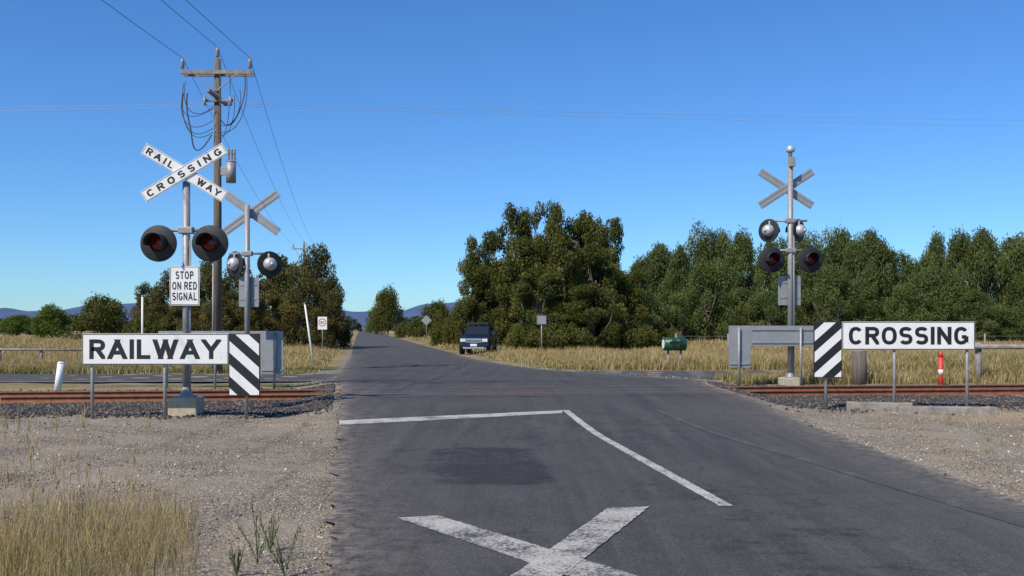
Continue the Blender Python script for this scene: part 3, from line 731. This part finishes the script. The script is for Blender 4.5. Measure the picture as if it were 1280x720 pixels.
def arms(e,cz,hw,mat='galv'):
    cyl('lamp_arm',(-hw,0,cz),(hw,0,cz),.028,.028,M[mat],e,10); box('arm_clamp',(0,-.01,cz),(.26,.16,.12),M['galv'],e,bev=.015)
D=17.75;X=UX(233,D); zb=float(Hg(X,D)); e=empty('railway_crossing_signal',(X,D,0)); Z=lambda v,D=D:CH+(HV-v)*D/F
base_block(e,.50,Z(496)-zb,zb)
cyl('mast',(0,0,Z(496)),(0,0,Z(228)),.065,.065,M['galv'],e,20)
revolve('cap',[(.0,.03),(.05,.02),(.07,-.01)],M['galv'],e,T((0,0,Z(228)))@RX_(math.pi/2),16)
crossbuck(e,Z(217),1.68,.215,True)
arms(e,Z(288),.46)
for s,uu in((-1,201),(1,265)):
    lamp(e,((uu-233)*D/F,-.12,Z(305)),0,.325,'lamp_%s'%('a' if s<0 else 'b')); cyl('drop',(s*.45,0,Z(288)),(s*.45,.02,Z(305)),.028,.028,M['galv'],e,8)
w=37*D/F;h=49*D/F; zc=Z(357.5)
box('stop_board',(0,-.09,zc),(w,.015,h),M['white'],e,bev=.003); frame(e,0,zc,w,h,-.0985,.009,.016)
for i,(s,ww) in enumerate((("STOP",.60),("ON RED",.82),("SIGNAL",.82))):
    text('text_%d'%i,s,w*ww,h*.20,M['black'],e,T((0,-.1005,zc+h*(.27-.27*i))),.18,.2)
box('board_bracket',(0,-.06,zc),(.1,.05,.2),M['galv'],e)
for q in(.16,-.16): box('board_strap',(0,-.072,zc+q),(w*.8,.012,.03),M['galv'],e)
cyl('conduit',(.075,-.02,Z(494)),(.075,-.02,Z(300)),.014,.014,M['galv'],e,8)
D=24.9;X=UX(309,D); zb=float(Hg(X,D)); e=empty('railway_crossing_signal',(X,D,0)); Z=lambda v,D=D:CH+(HV-v)*D/F
base_block(e,.50,.35,zb)
cyl('mast',(0,0,zb+.35),(0,0,Z(256)),.065,.065,M['galv'],e,20)
e2=bpy.data.objects.new('crossbuck_mount',None); col.objects.link(e2); e2.parent=e; e2.location=(.07,.16,0)
crossbuck(e2,Z(265),1.68,.215,False,math.radians(36),0)
arms(e,Z(317),.44)
for uu,yw in((293,2.5),(336,-2.55)):
    lamp(e,((uu-309)*D/F,.08,Z(330)),yw,.325,'lamp','silver')
    cyl('drop',((uu-309)*D/F,0,Z(317)),((uu-309)*D/F,.04,Z(330)),.028,.028,M['galv'],e,8)
box('stop_board',(.02,.09,Z(365)),(.50,.015,.74),M['alu'],e,bev=.003); box('board_strap',(0,.075,Z(356)),(.4,.012,.03),M['galv'],e); box('board_strap',(0,.075,Z(374)),(.4,.012,.03),M['galv'],e)
D=26.4;X=UX(988,D); zb=float(Hg(X,D)); e=empty('railway_crossing_signal',(X,D,0)); Z=lambda v,D=D:CH+(HV-v)*D/F
base_block(e,.52,.22,zb)
cyl('mast',(0,0,zb+.2),(0,0,Z(197)),.075,.07,M['galv'],e,20)
cyl('bell_stem',(0,0,Z(197)),(0,0,Z(183)),.05,.05,M['galv'],e,12)
revolve('bell_cap',[(.0,.05),(.07,.03),(.105,-.01),(.115,-.09),(.10,-.13),(.05,-.14)],M['silver'],e,T((0,0,Z(184)))@RX_(math.pi/2),24)
box('bell_box',(.02,-.08,Z(203)),(.16,.12,.26),M['galv'],e,bev=.02)
e2=bpy.data.objects.new('crossbuck_mount',None); col.objects.link(e2); e2.parent=e; e2.location=(-.07,.16,0)
crossbuck(e2,Z(235),1.68,.215,False,math.radians(33),0)
arms(e,Z(276),.44); arms(e,Z(313),.5)
for uu,yw in((962,2.35),(999,-2.35)):
    lamp(e,((uu-988)*D/F,.06,Z(288)),yw,.31,'lamp','silver'); cyl('drop',((uu-988)*D/F,0,Z(276)),((uu-988)*D/F,.03,Z(288)),.028,.028,M['galv'],e,8)
for uu in(963,1011):
    lamp(e,((uu-988)*D/F,-.12,Z(325)),.05,.345,'lamp'); cyl('drop',((uu-988)*D/F,0,Z(313)),((uu-988)*D/F,.02,Z(325)),.028,.028,M['galv'],e,8)
box('stop_board',(0,.10,Z(363)),(.60,.015,.78),M['alu'],e,bev=.003)
for v_ in(353,372): box('board_strap',(0,.085,Z(v_)),(.5,.012,.035),M['galv'],e)
cyl('conduit',(.085,-.03,zb+.25),(.085,-.03,Z(276)),.016,.016,M['galv'],e,8)
# ---------------------------------------------------------------- utility pole
def sag(a,b,s,n=18): 
    return [tuple(a[i]*(1-k)+b[i]*k-(4*s*k*(1-k) if i==2 else 0) for i in range(3)) for k in np.linspace(0,1,n)]
def pole(X,Y,top,detail):
    e=empty('utility_pole',(X,Y,0))
    cyl('pole',(0,0,-.3),(0,0,top),.17,.11,M['wood'],e,16)
    za=top-.5
    for yy in(-.15,.15) if detail else (-.15,): box('crossarm',(0,yy,za),(2.5,.09,.13),M['timber'],e,bev=.01)
    for s in(-1.18,1.18,0):
        zt=za+.065 if s else top
        cyl('pin',(s,-.15 if s else 0,zt),(s,-.15 if s else 0,zt+.16),.018,.018,M['galv'],e,8)
        revolve('insulator',[(.0,.44),(.05,.42),(.045,.34),(.085,.30),(.05,.27),(.09,.20),(.05,.17),(.08,.1),(.03,.08)],M['insul'],e,T((s,-.15 if s else 0,zt))@RX_(math.pi/2),14)
    return e
PX,PY=UX(272,35),35.0; ptop=CH+(HV-74)*35/F
pe=pole(PX,PY,ptop,True)
ZP=lambda v:CH+(HV-v)*35/F
XP=lambda u:(u-272)*35/F
for s in(-1,1): tube('brace',[(s*.75,-.18,ptop-.55),(0,-.14,ptop-1.15)],.02,M['galv'],pe)
box('lower_crossarm',(0,.0,ZP(122)),(.12,2.2,.11),M['timber'],pe,bev=.01)
box('cutout_arm',(XP(275),-.16,ZP(127)),(1.0,.08,.09),M['timber'],pe,bev=.01)
for u_ in(258,290): cyl('cutout_insulator',(XP(u_),-.25,ZP(122)),(XP(u_)+.05,-.3,ZP(134)),.045,.045,M['insul'],pe,10)
for q in range(9):
    s0=XP(random.uniform(230,258)) ; s1=XP(random.uniform(284,312)); z0=ZP(random.uniform(92,128)); z1=ZP(random.uniform(145,182))
    if q%2: tube('jumper',[(s1,-.2,z0),(s1*1.2,-.3,(z0+z1)/2+.2),(s1*.9,-.3,z1-.3),(.1,-.2,z1)],.013,M['wire'],pe,smoothc=True)
    else: tube('jumper',[(s0,-.2,z0),(s0*1.15,-.3,(z0+z1)/2),(s0*.9,-.3,z1-.3),(-.1,-.2,z1+.4)],.013,M['wire'],pe,smoothc=True)
tube('cable_loop',[(-1.0,-.2,ZP(118)),(-1.05,-.25,ZP(140)),(-.8,-.25,ZP(165)),(-.85,-.2,ZP(190)),(-.5,-.2,ZP(192)),(-.15,-.2,ZP(170))],.024,M['wire'],pe,smoothc=True)
tube('cable_loop',[(1.0,-.2,ZP(95)),(1.1,-.25,ZP(115)),(.8,-.25,ZP(150)),(.4,-.2,ZP(165)),(.15,-.2,ZP(150))],.018,M['wire'],pe,smoothc=True)
cyl('switch_can',(XP(290),-.12,ZP(229)),(XP(290),-.12,ZP(203)),.17,.17,M['galv'],pe,20)
revolve('can_lid',[(.0,.06),(.12,.04),(.185,0)],M['alu'],pe,T((XP(290),-.12,ZP(203)))@RX_(math.pi/2),20)
for dx in(-.09,.02,.12): 
    revolve('bushing',[(.0,.42),(.03,.4),(.05,.34),(.03,.3),(.055,.22),(.03,.18),(.05,.1),(.03,.0)],M['insul'],pe,T((XP(290)+dx,-.12+.05*dx,ZP(201)))@RX_(math.pi/2),12)
box('can_bracket',(XP(281),-.02,ZP(214)),(.28,.08,.3),M['galv'],pe,bev=.01)
cyl('cable_guard',(-.14,-.12,.2),(-.12,-.1,ZP(330)),.03,.03,M['galv'],pe,8)
P2=(UX(380,112),112); P3=(UX(380,112)-13,190); P0=(-10.2,-38)
for (a,b) in (P2,P3,(P3[0]-13,268),P0): pole(a,b,11.0,False)
wr=empty('power_lines',(0,0,0))
chain=[(P0[0],P0[1],11.0),(PX,PY,ptop),(P2[0],P2[1],11.0),(P3[0],P3[1],11.0),(P3[0]-13,268,11.0)]
for i in range(len(chain)-1):
    a,b=chain[i],chain[i+1]
    for s in(-1.18,0,1.18):
        za=a[2]+(.42 if s==0 else 0); zb_=b[2]+(.42 if s==0 else 0); yy=-.15 if s else 0
        tube('line',sag((a[0]+s,a[1]+yy,za),(b[0]+s,b[1]+yy,zb_),.9 if i else .7),.009 if i<2 else .014,M['wire'],wr)
pole(60,60,14.0,False); pole(-70,36,9.6,False)
for dz in(0,-.3):
    tube('cross_line',sag((-70,PY+1.0,9.7+dz),(PX,PY+.9,ZP(122)+dz*.3),.3),.006,M['wirel'],wr)
    tube('cross_line',sag((PX,PY+.9,ZP(122)+dz*.3),(60,60,14.0+dz*1.6),.25,40),.006,M['wirel'],wr)
# ---------------------------------------------------------------- car
def car(X,Y,yaw):
    e=empty('parked_car',(X,Y,float(Hg(np.float64(X),np.float64(Y)))),yaw)
    def loft(name,secs,mat,bev=.04):
        bm=bmesh.new(); rings=[]
        for (y,w0,z0,w1,z1) in secs:
            rings.append([bm.verts.new(p) for p in((-w0,y,z0),(w0,y,z0),(w1,y,z1),(-w1,y,z1))])
        for a,b in zip(rings[:-1],rings[1:]):
            for i in range(4): j=(i+1)%4; bm.faces.new((a[i],a[j],b[j],b[i]))
        bm.faces.new(rings[0]); bm.faces.new(rings[-1][::-1]); bmesh.ops.recalc_face_normals(bm,faces=bm.faces)
        bmesh.ops.bevel(bm,geom=list(bm.edges),offset=bev,segments=3,affect='EDGES',profile=.6,clamp_overlap=True)
        me=bpy.data.meshes.new(name); bm.to_mesh(me); bm.free()
        return obj(name,me,mat,e)
    loft('body',[(-2.3,.80,.48,.78,.92),(-2.15,.90,.42,.86,1.02),(-1.0,.93,.40,.90,1.12),(1.4,.93,.40,.91,1.14),(2.3,.88,.48,.86,1.08)],M['carp'],.06)
    loft('cabin',[(-1.05,.86,1.08,.80,1.12),(-.35,.85,1.1,.70,1.70),(1.6,.85,1.1,.70,1.72),(2.15,.84,1.08,.74,1.16)],M['carp'],.05)
    V=[(-.74,-1.01,1.17),(.74,-1.01,1.17),(.63,-.42,1.66),(-.63,-.42,1.66)]
    V=[(a,b-.045,c+.02) for a,b,c in V]; obj('windscreen',fast('windscreen',V,[(0,1,2,3)],M['glass']),None,e)
    for s in(-1,1):
        V=[(s*.875,-.85,1.16),(s*.875,1.75,1.16),(s*.735,1.55,1.62),(s*.735,-.35,1.62)]; obj('side_glass',fast('side_glass',V,[(0,1,2,3)],M['glass']),None,e)
        for yy in(-1.45,1.45):
            cyl('wheel',(s*.70,yy,.38),(s*.95,yy,.38),.38,.38,M['rubber'],e,24); cyl('hub',(s*.94,yy,.38),(s*.965,yy,.38),.22,.20,M['chrome'],e,16)
            cyl('arch',(s*.80,yy,.42),(s*.955,yy,.42),.46,.46,M['sigblack'],e,24)
        box('headlight',(s*.66,-2.285,.86),(.34,.10,.20),M['lampg'],e,bev=.03)
        box('mirror',(s*1.03,-.72,1.2),(.2,.12,.17),M['carp'],e,bev=.04)
        box('fog_light',(s*.62,-2.36,.5),(.16,.06,.1),M['lampg'],e,bev=.02)
        box('roof_rail',(s*.62,.5,1.76),(.04,1.7,.04),M['sigblack'],e)
    box('grille',(0,-2.315,.84),(.92,.06,.26),M['chrome'],e,bev=.02); 
    for q in(-.06,0.02): box('grille_slot',(0,-2.35,.84+q),(.84,.02,.03),M['sigblack'],e)
    box('bumper',(0,-2.30,.56),(1.78,.22,.20),M['carp'],e,bev=.05); box('skid_plate',(0,-2.3,.40),(1.3,.2,.12),M['chrome'],e,bev=.03)
    box('number_plate',(0,-2.42,.58),(.40,.012,.14),M['white'],e)
    for yy in(-.1,.5,1.2): box('roof_rack_bar',(0,yy,1.80),(1.3,.05,.035),M['sigblack'],e)
    box('roof_basket',(0,.5,1.88),(1.15,1.3,.12),M['sigblack'],e,bev=.02)
car(UX(598,61),62.0,-.10)
# ---------------------------------------------------------------- small items
def gz(X,Y): return float(Hg(np.float64(X),np.float64(Y)))
X,Y=g(71,489); e=empty('guide_post',(X,Y,gz(X,Y))); 
L=.72; cyl('tube',(0,0,-.1),(.11,0,L-.03),.085,.085,M['plastic'],e,20); cyl('tube_cap',(.108,0,L-.035),(.114,0,L),.088,.07,M['plastic'],e,20)
D=45;X=UX(178,D); e=empty('marker_pole',(X,D,gz(X,D))); cyl('pole',(0,0,-.1),(0,0,3.0),.05,.045,M['plastic'],e,10); cyl('cap',(0,0,3.0),(0,0,3.05),.06,.05,M['galv'],e,10)
D=40;X=UX(393,D); e=empty('leaning_pole',(X,D,gz(X,D))); cyl('pole',(0,0,-.1),((381-393)*D/F,0,CH+(HV-380)*D/F),.045,.035,M['plastic'],e,10); cyl('cap',((381-393)*D/F,0,CH+(HV-380)*D/F),((381-393)*D/F-.01,0,CH+(HV-380)*D/F+.05),.05,.04,M['galv'],e,10)
def roadsign(name,u,v0,v1,D,shape):
    X=UX(u,D); e=empty(name,(X,D,gz(X,D))); z0=CH+(HV-v1)*D/F; z1=CH+(HV-v0)*D/F; s=z1-z0
    cyl('post',(0,.04,-.2),(0,.04,z1-.05),.035,.035,M['galv'],e,8)
    if shape=='speed':
        box('board',(0,0,(z0+z1)/2),(s*.72,.02,s),M['white'],e,bev=.004)
        revolve('red_ring',[(s*.31,-.013),(s*.24,-.013)],M['redp'],e,T((0,0,(z0+z1)/2+.05)),28)
        text('digits','80',s*.3,s*.22,M['black'],e,T((0,-.014,(z0+z1)/2+.05)))
    elif shape=='diamond':
        box('board',(0,0,(z0+z1)/2),(s*.71,.02,s*.71),M['alu'],e,RY(math.pi/4),.004)
    else:
        box('board',(0,0,(z0+z1)/2),(s*1.05,.02,s),M['alu'],e,bev=.004); frame(e,0,(z0+z1)/2,s*1.05,s,-.012,.03,.03)
roadsign('speed_sign',403,396,412,72.5,'speed')
roadsign('road_sign',533,394,407,125,'diamond')
roadsign('road_sign',677,394,406,61.5,'rect')
D=39;X=UX(843,D); e=empty('mailbox',(X,D,gz(X,D)),.12); zc=CH+(HV-430)*D/F
revolve('drum',[(0,-.44),(.24,-.44),(.26,-.42),(.255,-.15),(.265,-.14),(.255,-.13),(.255,.13),(.265,.14),(.255,.15),(.26,.42),(.24,.44),(0,.44)],M['greenp'],e,T((0,0,zc))@RZ(math.pi/2),28)
cyl('drum_end',(-.446,0,zc),(-.455,0,zc),.18,.18,M['white'],e,20); box('flap',(0,-.255,zc+.06),(.5,.02,.12),M['sigblack'],e)
for q in(-.25,.25): cyl('leg',(q,0,-.1),(q,0,zc-.2),.05,.045,M['timber'],e,10)
X,Y=UX(1074,27.2),27.2; e=empty('timber_bollard',(X,Y,gz(X,Y))); cyl('post',(0,0,-.1),(0,0,.90),.21,.19,M['wood'],e,18); cyl('top',(0,0,.90),(0,0,.93),.19,.165,M['timber'],e,18)
X,Y=UX(1176,27.0),27.0; e=empty('red_marker_post',(X,Y,gz(X,Y))); cyl('post',(0,0,-.1),(0,0,.75),.062,.062,M['redp'],e,14); cyl('white_band',(0,0,.28),(0,0,.42),.0635,.0635,M['plastic'],e,14); cyl('tip',(0,0,.75),(0,0,.92),.062,.045,M['redp'],e,14)
e=empty('timber_fence',(0,0,0)); D=28.5
for i,u_ in enumerate((1223,1310,1400)):
    X=UX(u_,D); cyl('post_%d'%i,(X,D,gz(X,D)-.1),(X,D,CH+(HV-428)*D/F),.10,.09,M['timber'],e,12)
cyl('rail',(UX(1215,D),D-.13,CH+(HV-433)*D/F),(UX(1410,D),D-.13,CH+(HV-434.5)*D/F),.07,.06,M['timber'],e,10)
e=empty('timber_fence',(0,0,0)); D=44
for i,u_ in enumerate((0,52,105)):
    X=UX(u_,D); cyl('post_%d'%i,(X,D,gz(X,D)-.1),(X,D,.75),.07,.06,M['timber'],e,10)
cyl('rail',(UX(-60,D),D-.1,.68),(UX(112,D),D-.1,.62),.05,.05,M['timber'],e,10)
e=empty('wire_fence',(0,0,0))
for i in range(30):
    X=10+i*3.2; Y=60+.05*X; cyl('post_%d'%i,(X,Y,-.1),(X+random.uniform(-.05,.05),Y,1.25),.06,.055,M['timber'],e,8)
for zz in(.4,.75,1.1): tube('wire',[(10,60.5,zz),(106,65.3,zz)],.008,M['galv'],e)
def log(u0,v0,u1,v1,th):
    a=g(u0,v0);b=g(u1,v1); c=((a[0]+b[0])/2,(a[1]+b[1])/2); L=math.hypot(b[0]-a[0],b[1]-a[1]); an=math.atan2(b[1]-a[1],b[0]-a[0])
    e=empty('railway_sleeper_timber',(c[0],c[1],gz(*c)),an); box('timber',(0,0,th/2-.02),(L,.24,th),M['timber'],e,bev=.015)
    for q in(-.3,.3): box('plate',(q*L,0,th-.012),(.14,.16,.012),M['rust'],e)
log(1058,511,1140,513,.16); log(1122,516,1245,518,.15)
# ---------------------------------------------------------------- world, sun, camera
EL=math.radians(46); AZ=math.radians(222)
w=bpy.data.worlds.new('World'); scene.world=w; w.use_nodes=True; nt=w.node_tree
sky=nt.nodes.new('ShaderNodeTexSky'); sky.sky_type='NISHITA'; sky.sun_disc=False; sky.sun_elevation=EL; sky.sun_rotation=AZ
sky.air_density=1.0; sky.dust_density=.1; sky.ozone_density=3.0; sky.altitude=100
hs=nt.nodes.new('ShaderNodeHueSaturation'); hs.inputs['Saturation'].default_value=1.08
nt.links.new(sky.outputs[0],hs.inputs['Color'])
tint=mix(nt,1.0,hs.outputs[0],(.52,.84,1.22),'MULTIPLY')
nt.links.new(tint,nt.nodes['Background'].inputs['Color']); nt.nodes['Background'].inputs['Strength'].default_value=.118
sd=Vector((math.sin(AZ)*math.cos(EL),math.cos(AZ)*math.cos(EL),math.sin(EL)))
L=bpy.data.lights.new('sun','SUN'); L.energy=5.0; L.angle=math.radians(.53); L.color=(1,.92,.80)
lo=bpy.data.objects.new('sun',L); col.objects.link(lo); lo.rotation_euler=(-sd).to_track_quat('-Z','Y').to_euler()
cam=bpy.data.cameras.new('camera'); cam.lens=35; cam.sensor_width=36; cam.shift_y=50/1280; cam.clip_end=20000; cam.clip_start=.1
co=bpy.data.objects.new('camera',cam); col.objects.link(co); co.location=(0,0,CH); co.rotation_euler=(math.pi/2,0,0); scene.camera=co
scene.view_settings.view_transform='Standard'; scene.view_settings.look='None'; scene.view_settings.exposure=0
